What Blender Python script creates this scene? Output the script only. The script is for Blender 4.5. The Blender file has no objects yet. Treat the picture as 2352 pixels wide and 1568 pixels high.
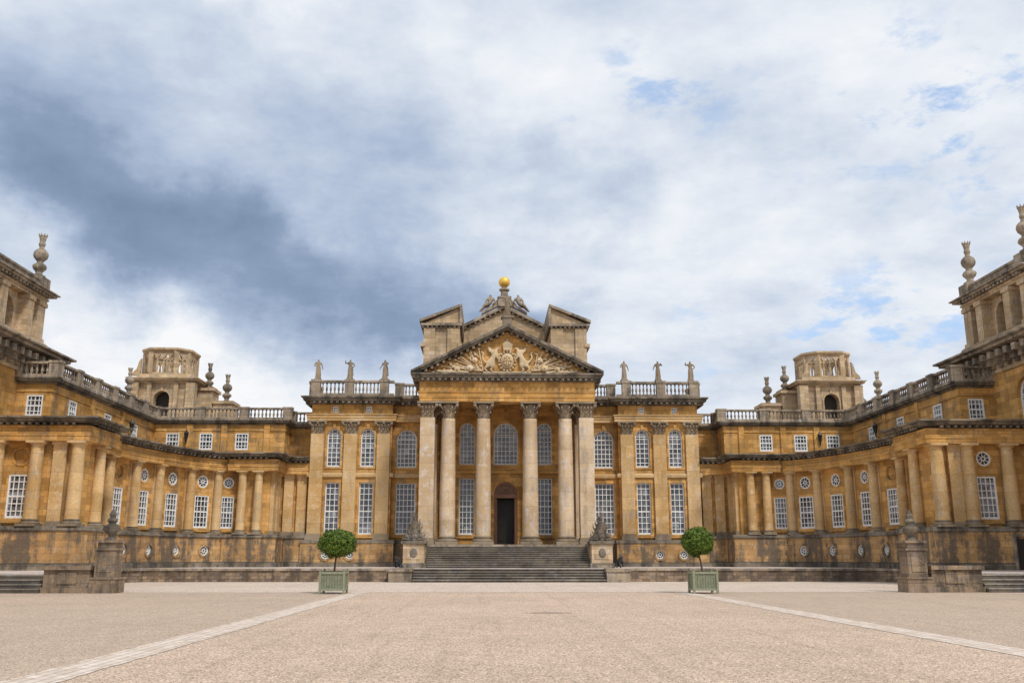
import bpy,bmesh,math,random
from mathutils import Vector,Matrix,noise
from mathutils.geometry import tessellate_polygon
rad=math.radians
random.seed(4)
sc=bpy.context.scene
COL=sc.collection
sc.view_settings.view_transform='Standard'

# ------------------------------------------------------------ nodes helper
class NT:
    def __init__(s,t):
        s.t=t; s.n=t.nodes; s.l=t.links; s.n.clear()
    def new(s,ty,**k):
        n=s.n.new(ty)
        for a,b in k.items(): setattr(n,a,b)
        return n
    def put(s,n,i,v):
        if v is None: return
        if isinstance(v,bpy.types.NodeSocket): s.l.new(v,n.inputs[i])
        else:
            if isinstance(v,(tuple,list)) and len(v)==3 and len(n.inputs[i].default_value)==4: v=(*v,1)
            n.inputs[i].default_value=v
    def m(s,op,a,b=None,c=None,clamp=False):
        n=s.new('ShaderNodeMath',operation=op,use_clamp=clamp)
        s.put(n,0,a); s.put(n,1,b); s.put(n,2,c); return n.outputs[0]
    def vm(s,op,a,b=None):
        n=s.new('ShaderNodeVectorMath',operation=op); s.put(n,0,a); s.put(n,1,b); return n.outputs[0]
    def sep(s,v):
        n=s.new('ShaderNodeSeparateXYZ'); s.put(n,0,v); return n.outputs
    def comb(s,x,y,z):
        n=s.new('ShaderNodeCombineXYZ'); s.put(n,0,x); s.put(n,1,y); s.put(n,2,z); return n.outputs[0]
    def noise(s,v,sc,d=4,r=.55,col=False):
        n=s.new('ShaderNodeTexNoise'); s.put(n,'Vector',v); s.put(n,'Scale',sc); s.put(n,'Detail',d); s.put(n,'Roughness',r)
        return n.outputs['Color' if col else 'Fac']
    def mix(s,f,a,b,blend='MIX'):
        n=s.new('ShaderNodeMix',data_type='RGBA',blend_type=blend); s.put(n,0,f); s.put(n,6,a); s.put(n,7,b); return n.outputs[2]
    def mr(s,v,a,b,c=0.,d=1.,t='SMOOTHSTEP'):
        n=s.new('ShaderNodeMapRange',interpolation_type=t); s.put(n,0,v); s.put(n,1,a); s.put(n,2,b); s.put(n,3,c); s.put(n,4,d); return n.outputs[0]
    def ramp(s,f,st):
        n=s.new('ShaderNodeValToRGB'); s.put(n,0,f)
        e=n.color_ramp.elements
        e[0].position=st[0][0]; e[0].color=(*st[0][1],1); e[1].position=st[-1][0]; e[1].color=(*st[-1][1],1)
        for p,c in st[1:-1]:
            x=e.new(p); x.color=(*c,1)
        return n.outputs[0]
def mat(name):
    m=bpy.data.materials.new(name); m.use_nodes=True; t=NT(m.node_tree)
    out=t.new('ShaderNodeOutputMaterial'); bs=t.new('ShaderNodeBsdfPrincipled'); t.l.new(bs.outputs[0],out.inputs[0])
    return m,t,bs
def setb(t,bs,col=None,rough=None,bump=None,bs_str=.3,dist=.03,metal=None,spec=None):
    t.put(bs,'Base Color',col); t.put(bs,'Roughness',rough); t.put(bs,'Metallic',metal); t.put(bs,'Specular IOR Level',spec)
    if bump is not None:
        b=t.new('ShaderNodeBump'); t.put(b,'Height',bump); t.put(b,'Strength',bs_str); t.put(b,'Distance',dist); t.l.new(b.outputs[0],bs.inputs['Normal'])

def stone(name,c1,c2,grime,g0=.52,g1=.72,gmax=.75,bw=.95,bh=.37,joint=.35,blockvar=.22,top=.8):
    m,t,bs=mat(name)
    g=t.new('ShaderNodeNewGeometry'); pos=g.outputs['Position']; nor=g.outputs['Normal']
    x,y,z=t.sep(pos); nz=t.sep(nor)[2]
    bv=t.comb(t.m('ADD',x,y),z,0.)
    br=t.new('ShaderNodeTexBrick'); t.put(br,'Vector',bv); t.put(br,'Scale',1.); t.put(br,'Color1',(0,0,0)); t.put(br,'Color2',(1,1,1)); t.put(br,'Mortar',(.5,.5,.5))
    t.put(br,'Mortar Size',.012); t.put(br,'Brick Width',bw); t.put(br,'Row Height',bh)
    n1=t.noise(pos,.33,2,.6); n2=t.noise(pos,2.1,4,.7)
    c=t.mix(t.mr(n1,.38,.62),c1,c2)
    c=t.mix(t.mr(n2,.48,.72,0,.65),c,(min(.75,c1[0]*1.18),min(.7,c1[1]*1.38),c1[2]*2.0))
    blk=t.mr(br.outputs['Color'],0,1,1-blockvar,1+blockvar*.7,'LINEAR')
    c=t.mix(1.,c,t.comb(blk,blk,blk),'MULTIPLY')
    st=t.noise(t.vm('MULTIPLY',pos,(1.1,1.1,.16)),1.,4,.65)
    gm=t.mr(t.m('ADD',t.m('MULTIPLY',st,.65),t.m('MULTIPLY',n2,.35)),g0,g1,0,gmax)
    c=t.mix(gm,c,grime)
    c=t.mix(t.mr(nz,.3,.9,0,top),c,(grime[0]*.8,grime[1]*.85,grime[2]*.9))
    n3=t.noise(pos,15.,2,.6)
    gr=t.mr(n3,.3,.7,.78,1.16,'LINEAR')
    c=t.mix(1.,c,t.comb(gr,gr,gr),'MULTIPLY')
    c=t.mix(t.m('MULTIPLY',br.outputs['Fac'],joint),c,(c1[0]*.25,c1[1]*.22,c1[2]*.2))
    h=t.m('SUBTRACT',n2,t.m('MULTIPLY',br.outputs['Fac'],.5))
    setb(t,bs,c,.9,h,.5,.05,spec=.15)
    return m
ST=stone('ochre_limestone',(.62,.35,.115),(.49,.26,.075),(.19,.14,.10),.49,.66,.8,blockvar=.32)
STB=stone('basement_limestone',(.58,.36,.16),(.43,.255,.11),(.125,.105,.085),.44,.57,.9)
PALE=stone('pale_limestone',(.67,.52,.35),(.54,.39,.235),(.22,.18,.135),.50,.68,.7,bw=3,bh=1.1,blockvar=.12)
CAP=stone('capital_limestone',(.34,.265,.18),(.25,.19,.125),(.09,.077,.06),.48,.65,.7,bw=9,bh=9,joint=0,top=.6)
OCOL=stone('ochre_column_stone',(.64,.44,.22),(.53,.335,.14),(.25,.19,.14),.50,.69,.65,bw=3,bh=1.1,blockvar=.15)
GREY=stone('weathered_limestone',(.43,.35,.255),(.32,.255,.185),(.11,.095,.08),.45,.60,.85,blockvar=.2,top=.6)
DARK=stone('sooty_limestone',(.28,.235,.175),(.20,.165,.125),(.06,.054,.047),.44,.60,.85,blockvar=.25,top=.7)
TOWR=stone('tower_limestone',(.58,.43,.265),(.46,.33,.19),(.18,.15,.115),.49,.67,.75,top=.5)
RUBB=stone('rubble_stone',(.34,.25,.17),(.20,.145,.105),(.07,.06,.05),.45,.60,.8,bw=.5,bh=.2,joint=.7,blockvar=.4,top=.3)
PIER=stone('pier_stone',(.34,.25,.165),(.24,.175,.12),(.075,.065,.052),.45,.60,.85,bw=1.2,bh=.42)
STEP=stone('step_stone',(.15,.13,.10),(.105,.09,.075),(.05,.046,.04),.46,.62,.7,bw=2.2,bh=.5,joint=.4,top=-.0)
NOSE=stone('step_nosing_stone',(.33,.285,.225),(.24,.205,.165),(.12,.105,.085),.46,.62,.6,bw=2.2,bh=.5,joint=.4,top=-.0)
PAVE=stone('paving_stone',(.62,.54,.47),(.54,.46,.39),(.34,.30,.26),.56,.8,.5,bw=1.2,bh=.8,joint=.4,top=0)
RELF=stone('carved_limestone',(.66,.51,.32),(.55,.41,.235),(.22,.175,.125),.51,.68,.6,bw=9,bh=9,joint=0,top=.4)

def plain(name,c,r=.5,metal=0.,nv=.15,scale=6.):
    m,t,bs=mat(name); g=t.new('ShaderNodeNewGeometry'); n=t.noise(g.outputs['Position'],scale,3,.6)
    k=t.mr(n,.3,.7,1-nv,1+nv,'LINEAR'); cc=t.mix(1.,c,t.comb(k,k,k),'MULTIPLY')
    setb(t,bs,cc,r,n,.1,.01,metal=metal); return m
WHITE=plain('white_paint',(.80,.80,.78),.45)
GOLD=plain('gilding',(.80,.50,.10),.45,.45,.2,5.)
IRON=plain('black_iron',(.02,.02,.022),.5)
WOODR=plain('red_brown_wood',(.22,.10,.055),.5,0,.3,8.)
FANL=plain('fanlight_panel',(.26,.15,.085),.6)
DARKIN=plain('dark_interior',(.012,.010,.009),.8)
TOWIN=plain('tower_interior_shade',(.05,.042,.034),.9)  # shade put into the colour, far darker than the tower stone
DDOOR=plain('dark_door_wood',(.02,.014,.01),.5)
LEAD=plain('lead_roof',(.08,.08,.08),.55,0,.3)
SAGE=plain('sage_paint',(.24,.255,.165),.6,0,.2,9.)
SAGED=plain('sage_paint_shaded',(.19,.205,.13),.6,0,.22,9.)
BARK=plain('bark',(.09,.065,.045),.9,0,.4,30.)
SOIL=plain('soil',(.05,.035,.025),.95,0,.4,20.)
m,t,bs=mat('window_glass'); GLASS=m
g=t.new('ShaderNodeNewGeometry'); p=g.outputs['Position']
cell=t.vm('FLOOR',t.vm('MULTIPLY',t.vm('ADD',p,(.13,.0,.21)),(2.7,.7,2.3)))
wn=t.new('ShaderNodeTexWhiteNoise',noise_dimensions='3D'); t.put(wn,'Vector',cell)
nb=t.noise(p,.35,2)
f=t.m('MULTIPLY',t.m('POWER',wn.outputs['Value'],1.6),t.mr(nb,.38,.62,.15,1.))
c=t.mix(f,(.025,.03,.038),(.28,.30,.33))  # pale grey per pane paints uneven sky reflections into the base colour
bmp=t.noise(p,3.,1)
setb(t,bs,c,.07,bmp,.12,.05,spec=.8)

m,t,bs=mat('leaf'); LEAF=m
g=t.new('ShaderNodeNewGeometry'); ri=g.outputs['Random Per Island']
n=t.noise(g.outputs['Position'],4.5,2)
c=t.ramp(t.m('ADD',t.m('MULTIPLY',ri,.5),t.m('MULTIPLY',n,.5)),[(.2,(.020,.046,.007)),(.48,(.075,.135,.014)),(.8,(.23,.31,.035))])
setb(t,bs,c,.5,spec=.3)
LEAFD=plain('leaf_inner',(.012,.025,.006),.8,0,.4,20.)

# ------------------------------------------------------------ mesh builder
def norm2(a):
    l=math.hypot(a[0],a[1]) or 1; return (a[0]/l,a[1]/l)
def offset_path(path,d,closed=False):
    n=len(path); out=[]
    for i in range(n):
        ns=[]
        if i>0 or closed:
            a=path[i-1]; b=path[i]; u=norm2((b[0]-a[0],b[1]-a[1])); ns.append((u[1],-u[0]))
        if i<n-1 or closed:
            a=path[i]; b=path[(i+1)%n]; u=norm2((b[0]-a[0],b[1]-a[1])); ns.append((u[1],-u[0]))
        if len(ns)==1: nn=ns[0]; k=1
        else:
            nn=norm2((ns[0][0]+ns[1][0],ns[0][1]+ns[1][1])); k=1/max(.35,nn[0]*ns[0][0]+nn[1]*ns[0][1])
        out.append((path[i][0]+nn[0]*d*k,path[i][1]+nn[1]*d*k))
    return out
def outline(kind,uc,zb,zt,w,g=0.):
    if kind=='circ':
        r=w/2+g; return [(uc+r*math.cos(a*math.tau/20),zb+r*math.sin(a*math.tau/20)) for a in range(20)]
    h=w/2+g
    if kind=='rect': return [(uc-h,zb-g),(uc+h,zb-g),(uc+h,zt+g),(uc-h,zt+g)]
    sp=zt-w/2
    pts=[(uc-h,zb-g),(uc+h,zb-g)]
    for k in range(0,13):
        a=math.pi*k/12; pts.append((uc+h*math.cos(a),sp+h*math.sin(a)))
    return pts
class B:
    def __init__(s): s.v=[];s.f=[];s.m=[];s.fr()
    def fr(s,p0=None,p1=None):
        if p0 is None: s.o=(0,0);s.U=(1,0);s.N=(0,1);return 0
        s.o=p0; s.U=norm2((p1[0]-p0[0],p1[1]-p0[1])); s.N=(s.U[1],-s.U[0]); return math.hypot(p1[0]-p0[0],p1[1]-p0[1])
    def P(s,u,o,z): return (s.o[0]+s.U[0]*u+s.N[0]*o,s.o[1]+s.U[1]*u+s.N[1]*o,z)
    def av(s,pts):
        k=len(s.v); s.v+=[s.P(*p) for p in pts]; return k
    def fa(s,idx,m): s.f.append(tuple(idx)); s.m.append(m)
    def box(s,u0,u1,o0,o1,z0,z1,m=0):
        k=s.av([(u0,o0,z0),(u1,o0,z0),(u1,o1,z0),(u0,o1,z0),(u0,o0,z1),(u1,o0,z1),(u1,o1,z1),(u0,o1,z1)])
        for q in ((0,1,2,3),(4,5,6,7),(0,1,5,4),(1,2,6,5),(2,3,7,6),(3,0,4,7)): s.fa([k+i for i in q],m)
    def ext(s,pts,o0,o1,m=0):
        n=len(pts); k=s.av([(u,o0,z) for u,z in pts]+[(u,o1,z) for u,z in pts])
        s.fa(range(k,k+n),m); s.fa(range(k+n,k+2*n),m)
        for i in range(n): j=(i+1)%n; s.fa((k+i,k+j,k+n+j,k+n+i),m)
    def flat(s,pts,z0,z1,m=0):
        n=len(pts); k=s.av([(x,y,z0) for x,y in pts]+[(x,y,z1) for x,y in pts])
        s.fa(range(k,k+n),m); s.fa(range(k+n,k+2*n),m)
        for i in range(n): j=(i+1)%n; s.fa((k+i,k+j,k+n+j,k+n+i),m)
    def lathe(s,u,o,prof,seg=12,m=0,lob=0,k=8,sq=1.,rot=0.):
        b0=len(s.v)
        for (r,z,*e) in prof:
            a=e[0] if e else lob
            for i in range(seg):
                th=math.tau*i/seg+rot; rr=r*(1+a*math.cos(k*th))
                s.v.append(s.P(u+rr*math.cos(th),o+rr*math.sin(th)*sq,z))
        n=len(prof)
        for j in range(n-1):
            for i in range(seg):
                i2=(i+1)%seg; s.fa((b0+j*seg+i,b0+j*seg+i2,b0+(j+1)*seg+i2,b0+(j+1)*seg+i),m)
        s.fa([b0+i for i in range(seg)],m); s.fa([b0+(n-1)*seg+i for i in range(seg)],m)
    def ell(s,u,o,z,a,b,c,m=0,seg=10,rg=6):
        pr=[(a*math.sin(math.pi*(j+.12)/(rg+.24)),z-c*math.cos(math.pi*(j+.12)/(rg+.24))) for j in range(rg+1)]
        s.lathe(u,o,pr,seg,m,sq=b/a)
    def rod(s,p,q,r1,r2,seg=6,m=0):
        p=Vector(p);q=Vector(q);d=(q-p).normalized(); a=d.orthogonal().normalized(); b=d.cross(a); pts=[]
        for c,r in ((p,r1),(q,r2)):
            for i in range(seg):
                th=math.tau*i/seg; pts.append(tuple(c+a*math.cos(th)*r+b*math.sin(th)*r))
        k=s.av(pts)
        for i in range(seg): j=(i+1)%seg; s.fa((k+i,k+j,k+seg+j,k+seg+i),m)
        s.fa(range(k,k+seg),m); s.fa(range(k+seg,k+2*seg),m)
    def sweep(s,path,prof,m=0,closed=False):
        s.fr()
        offs=[offset_path(path,o,closed) for o,z in prof]
        k=len(s.v); n=len(path); q=len(prof)
        for i in range(n):
            for j in range(q): s.v.append((offs[j][i][0],offs[j][i][1],prof[j][1]))
        for i in range(n if closed else n-1):
            i2=(i+1)%n
            for j in range(q):
                j2=(j+1)%q; s.fa((k+i*q+j,k+i2*q+j,k+i2*q+j2,k+i*q+j2),m)
        if not closed:
            s.fa(range(k,k+q),m); s.fa(range(k+(n-1)*q,k+n*q),m)
    def blocks(s,path,o0,o1,z0,z1,w,sp,m=0,closed=False):
        n=len(path)
        for i in range(n if closed else n-1):
            L=s.fr(path[i],path[(i+1)%n]); c=max(1,int(L/sp))
            for k in range(c):
                u=(k+.5)*L/c; s.box(u-w/2,u+w/2,o0,o1,z0,z1,m)
        s.fr()
    def panel(s,L,z0,z1,holes,m=0,rev=.3):
        polys=[[Vector((0,z0,0)),Vector((L,z0,0)),Vector((L,z1,0)),Vector((0,z1,0))]]
        for h in holes: polys.append([Vector((a,b,0)) for a,b in outline(*h[:5])])
        flatp=[p for pl in polys for p in pl]
        k=s.av([(p.x,0,p.y) for p in flatp])
        if holes:
            for tr in tessellate_polygon(polys): s.fa([k+i for i in tr],m)
        else: s.fa((k,k+1,k+2,k+3),m)
        for h in holes:
            blind=h[5]=='blind'
            inn=outline(*h[:5]); n=len(inn); r=.14 if blind else rev
            k=s.av([(a,0.,b) for a,b in inn]+[(a,-r,b) for a,b in inn])
            for i in range(n): j=(i+1)%n; s.fa((k+i,k+j,k+n+j,k+n+i),m)
            if blind: s.fa(range(k+n,k+2*n),m)
            pr=.07 if rev>.15 else .035
            out=outline(*h[:5],g=.15)
            k=s.av([(a,0.,b) for a,b in inn]+[(a,pr,b) for a,b in inn]+[(a,pr,b) for a,b in out]+[(a,0.,b) for a,b in out])
            for i in range(n):
                j=(i+1)%n
                for c in range(3): s.fa((k+c*n+i,k+c*n+j,k+(c+1)*n+j,k+(c+1)*n+i),m)
            if h[0]=='arch': s.box(h[1]-.13,h[1]+.13,.0,.13,h[3]+.003,h[3]+.42,m)
            if h[0]=='rect' and not blind: s.box(h[1]-h[4]/2-.2,h[1]+h[4]/2+.2,0,.16,h[2]-.28,h[2]-.152,m)
    def mesh(s,name,mats,mirror=False,sm=35):
        me=bpy.data.meshes.new(name)
        v=[(-a,b,c) for a,b,c in s.v] if mirror else s.v
        me.from_pydata(v,[],s.f)
        for mt in mats: me.materials.append(mt)
        me.polygons.foreach_set('material_index',s.m)
        bm=bmesh.new(); bm.from_mesh(me); bmesh.ops.recalc_face_normals(bm,faces=bm.faces); bm.to_mesh(me); bm.free()
        me.polygons.foreach_set('use_smooth',[True]*len(me.polygons))
        try: me.set_sharp_from_angle(angle=rad(sm))
        except Exception: pass
        me.update(); return me
    def make(s,name,mats,parent=None,mirror=False,sm=35,**k):
        return put(s.mesh(name,mats,mirror,sm),name,parent,**k)
def put(me,name,parent=None,loc=(0,0,0),rz=0,scale=None,**k):
    o=bpy.data.objects.new(name,me); o.location=loc; o.rotation_euler=(0,0,rz)
    if scale is not None: o.scale=scale if isinstance(scale,(tuple,list)) else (scale,)*3
    COL.objects.link(o)
    if parent is not None:
        o.parent=parent; o.matrix_parent_inverse=Matrix.Translation(parent.location).inverted()
    for a,b in k.items(): o[a]=b
    return o
def thing(name,loc,label,cat,group=None):
    e=bpy.data.objects.new(name,None); e.location=loc; e.empty_display_size=.5; COL.objects.link(e)
    e['label']=label; e['category']=cat
    if group: e['group']=group
    return e

# ------------------------------------------------------------ windows
WM={}
def win_mesh(kind,w,h,nx,ny):
    key=(kind,round(w,3),round(h,3),nx,ny)
    if key in WM: return WM[key]
    b=B(); fw=.095; mb=.026; d0=-.06
    if kind=='circ':
        r=w/2
        b.ext([(r*math.cos(a*math.tau/20),r*math.sin(a*math.tau/20)) for a in range(20)],.03,.05,1)
        for r0,r1 in ((r-.095,r+.005),(.09,.15)):
            n=20; pts=[]
            for rr,yy in ((r0,.029),(r0,-.05),(r1,-.05),(r1,.029)):
                pts+=[(rr*math.cos(a*math.tau/n),yy,rr*math.sin(a*math.tau/n)) for a in range(n)]
            k=b.av(pts)
            for c in range(3):
                for i in range(n): j=(i+1)%n; b.fa((k+c*n+i,k+c*n+j,k+(c+1)*n+j,k+(c+1)*n+i),0)
        for q in range(8):
            a=q*math.tau/8+.2
            b.rod((.13*math.cos(a),-.01,.13*math.sin(a)),((r-.05)*math.cos(a),-.01,(r-.05)*math.sin(a)),.026,.026,4,0)
    else:
        hw=w/2; sp=h-hw if kind=='arch' else h
        def top(x): return h if kind!='arch' else sp+math.sqrt(max(0,hw*hw-x*x))
        b.ext(outline(kind,0,0,h,w),.03,.05,1)
        b.box(-hw,-hw+fw,d0,.029,0,sp,0); b.box(hw-fw,hw,d0,.029,0,sp,0); b.box(-hw+fw,hw-fw,d0,.029,0,fw*1.5,0)
        if kind!='arch': b.box(-hw+fw,hw-fw,d0,.029,h-fw,h,0)
        else:
            n=12; ii=[];oo=[]
            for k in range(n+1):
                a=math.pi*k/n; ii.append(((hw-fw)*math.cos(a),sp+(hw-fw)*math.sin(a))); oo.append((hw*math.cos(a),sp+hw*math.sin(a)))
            for k in range(n): b.ext([ii[k],ii[k+1],oo[k+1],oo[k]],d0,.029,0)
            b.box(-hw+fw,hw-fw,d0,.029,sp-.03,sp+.03,0)
        for i in range(1,nx):
            x=-hw+w*i/nx; b.box(x-mb,x+mb,-.02,.029,fw*1.3,top(x)-fw*.8,0)
        for j in range(1,ny):
            z=h*j/ny; hh=hw-fw
            if kind=='arch' and z>sp: hh=math.sqrt(max(0,hw*hw-(z-sp)**2))-fw*.7
            if hh<.05: continue
            k=.05 if (j==ny//2 and kind=='rect') else mb
            b.box(-hh,hh,-.025,.0285,z-k,z+k,0)
    me=b.mesh('window',[WHITE,GLASS]); WM[key]=me; return me
def walls(b,path,z0,z1,out,holes,parent,mir=False,m=0,rev=.3):
    pts=offset_path(path,out) if out else list(path)
    for i in range(len(pts)-1):
        L=b.fr(pts[i],pts[i+1]); hs=[]
        for h in holes.get(i,[]):
            kind,(x,y),zb,zt,w,style=h
            u=(x-b.o[0])*b.U[0]+(y-b.o[1])*b.U[1]
            hs.append((kind,u,zb,zt,w,style))
            if style!='blind' and style!='open':
                nx,ny=style
                loc=b.P(u,-rev+.07,zb); ang=math.atan2(b.U[1],b.U[0])
                if mir: loc=(-loc[0],loc[1],loc[2]); ang=-ang
                put(win_mesh(kind,w,0 if kind=='circ' else zt-zb,nx,ny),'window',parent,loc,ang)
        b.panel(L,z0,z1,hs,m,rev)
    b.fr()

# ------------------------------------------------------------ orders
def corinth(b,z0,h,r,m=0,square=False,half=False):
    prof=[(r*.9,z0),(r*1.0,z0+.05*h),(r*.84,z0+.1*h),(r*.84,z0+.6*h),(r*1.05,z0+.85*h)]
    q=.84
    if square: b.box(-r*q,r*q,-r*q if not half else -.2,r*q if not half else .2,z0,z0+h*.9,m)
    else: b.lathe(0,0,prof,12,m)
    b.box(-r*1.45,r*1.45,-r*1.45 if not half else -.42,r*1.45 if not half else .25,z0+.9*h,z0+h,m)
    def leaf(x,y,dx,dy,za,hh,w):
        tx,ty=-dy,dx
        P=[(0,0,0),(.08,w*1.0,.5*hh),(.24,w*.95,.85*hh),(.46,w*.55,.95*hh),(.42,w*.3,.66*hh)]
        k=b.av([(x+dx*p[0]*r*1.2+tx*p[1]*sgn,y+dy*p[0]*r*1.2+ty*p[1]*sgn,za+p[2]) for p in P for sgn in (-1,1)])
        for i in range(4): b.fa((k+2*i,k+2*i+1,k+2*i+3,k+2*i+2),m)
        k2=b.av([(x,y,za+.4*hh)]); b.fa((k+4,k+5,k2),m)
    if not square:
        for tier,(za,hh,n,ph) in enumerate(((z0+.03*h,.42*h,8,0),(z0+.32*h,.42*h,8,.39))):
            for i in range(n):
                a=math.tau*i/n+ph; leaf(r*.86*math.cos(a),r*.86*math.sin(a),math.cos(a),math.sin(a),za,hh,r*.26)
    else:
        for za,hh,k in ((z0+.03*h,.42*h,3),(z0+.32*h,.42*h,4)):
            for i in range(k):
                t_=(-1+2*(i+.5)/k)*r*.95
                if half: leaf(t_,-.2,0,-1,za,hh,r*.24)
                else:
                    for (dx,dy) in ((0,-1),(0,1),(1,0),(-1,0)):
                        leaf(t_*abs(dy)+dx*r*.84,t_*abs(dx)+dy*r*.84,dx,dy,za,hh,r*.24)
    cs=((-1,-1),(1,-1)) if half else ((-1,-1),(1,-1),(1,1),(-1,1))
    for sx,sy in cs:
        yy=sy*r*1.18 if not half else -.36
        b.ell(sx*r*1.22,yy,z0+.79*h,r*.25,r*.25,h*.12,m,8,5)
        b.rod((sx*r*.6,yy*.6,z0+.45*h),(sx*r*1.1,yy,z0+.74*h),r*.08,r*.14,5,m)
    if half: b.ell(0,-.38,z0+.84*h,r*.2,r*.15,h*.1,m,7,4)
def column_mesh(r,h,kind,ms):
    b=B()
    b.box(-r*1.38,r*1.38,-r*1.38,r*1.38,0,r*.35,1)
    ch=r*2.1 if kind=='corinth' else r*1.0
    base=[(r*1.32,r*.35),(r*1.36,r*.48),(r*1.28,r*.62),(r*1.1,r*.66),(r*1.08,r*.78),(r*1.18,r*.84),(r*1.18,r*.95),(r*1.04,r*1.0)]
    b.lathe(0,0,base,24,1)
    pr=[(r*1.03,r*.99),(r,r*1.15)]
    zt=h-ch
    for i in range(1,9):
        q=i/8; pr.append((r*(1-.15*q**1.8),r*1.15+(zt-r*1.15)*q))
    if kind=='corinth':
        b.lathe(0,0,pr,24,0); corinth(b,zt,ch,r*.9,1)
    else:
        pr+=[(r*.93,zt+.02),(r*.93,zt+r*.1),(r*.86,zt+r*.12),(r*.86,zt+r*.45),(r*1.0,zt+r*.5),(r*1.15,zt+r*.68)]
        b.lathe(0,0,pr,18,0); b.box(-r*1.25,r*1.25,-r*1.25,r*1.25,zt+r*.68,h,0)
    return b.mesh('column',ms)
def pier_mesh(w,h,capr,ms,half=True,dep=.25):
    b=B(); r=w/2; y0=-dep if half else -r; y1=.1 if half else r
    b.box(-r*1.22,r*1.22,y0-.14,y1,0,.3,1); b.box(-r*1.12,r*1.12,y0-.08,y1,.3,.5,1)
    ch=capr*2.1
    b.box(-r,r,y0,y1,.5,h-ch+.05)
    if half: corinth(b,h-ch,ch,r,1,True,True)
    else: corinth(b,h-ch,ch,r,1,True,False)
    return b.mesh('pilaster',ms)
def doric_pil_mesh(w,h,dep=.3):
    b=B(); r=w/2
    b.box(-r*1.2,r*1.2,-dep-.1,.1,0,.3,1); b.box(-r,r,-dep,.1,.3,h-.45); b.box(-r*1.06,r*1.06,-dep-.04,.1,h-.45,h-.38); b.box(-r,r,-dep-.01,.1,h-.38,h-.2); b.box(-r*1.2,r*1.2,-dep-.1,.1,h-.2,h)
    return b.mesh('pilaster',[OCOL,CAP])

def balustrade(b,p0,p1,z,h,m=0,piers=None,seg=2.8,dep=.16,end=(True,True)):
    L=b.fr(p0,p1)
    b.box(0,L,-dep*1.2,dep*1.2,z,z+.2*h,m); b.box(0,L,-dep*1.25,dep*1.25,z+.86*h,z+h,m)
    if piers is None:
        n=max(1,round(L/seg)); piers=[L*i/n for i in range(n+1)]
    for i,u in enumerate(piers):
        if (i==0 and not end[0]) or (i==len(piers)-1 and not end[1]): continue
        b.box(u-.38,u+.38,-dep*1.6,dep*1.6,z+.01,z+h*.99,m); b.box(u-.43,u+.43,-dep*1.9,dep*1.9,z+h*.9,z+h*1.05,m)
    for a,c in zip(piers[:-1],piers[1:]):
        l=c-a-.8; n=int(l/.3)
        if n<1: continue
        for k in range(n):
            u=a+.4+(k+.5)*l/n; zz=z+.2*h; H=.66*h
            b.lathe(u,0,[(.07,zz),(.07,zz+.1*H),(.045,zz+.14*H),(.1,zz+.38*H),(.05,zz+.66*H),(.04,zz+.8*H),(.075,zz+.88*H),(.07,zz+H)],6,m)
    b.fr()

def cornice(zb,h,p,base=-.1):
    return [(base,zb),(.2*p,zb),(.26*p,zb+.28*h),(.8*p,zb+.42*h),(.82*p,zb+.68*h),(p,zb+.8*h),(p,zb+h),(base,zb+h)]

def urn_mesh(H,mats,fat=1.):
    b=B(); k=H/3.2
    pr=[(.50,0),(.50,.18),(.38,.22),(.26,.32),(.24,.42),(.30,.55),(.46,.72),(.50,.86),(.44,1.0),(.27,1.1),(.22,1.2),(.30,1.32),(.48,1.5),(.55,1.72),(.50,1.95),(.34,2.12),(.20,2.2),(.17,2.35),(.23,2.45),(.25,2.58),(.2,2.7),(.2,2.8),(.26,3.1),(.28,3.2)]
    b.lathe(0,0,[(r*k*fat,z*k,(.0 if not (.5<z<1.0 or z>2.7) else .1)) for r,z in pr],16,0,k=8)
    for i in range(8):
        a=math.tau*i/8; b.rod((.24*k*math.cos(a),.24*k*math.sin(a),3.15*k),(.30*k*math.cos(a),.30*k*math.sin(a),3.32*k),.06*k,.03*k,5)
    return b.mesh('urn_finial',mats)

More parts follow.
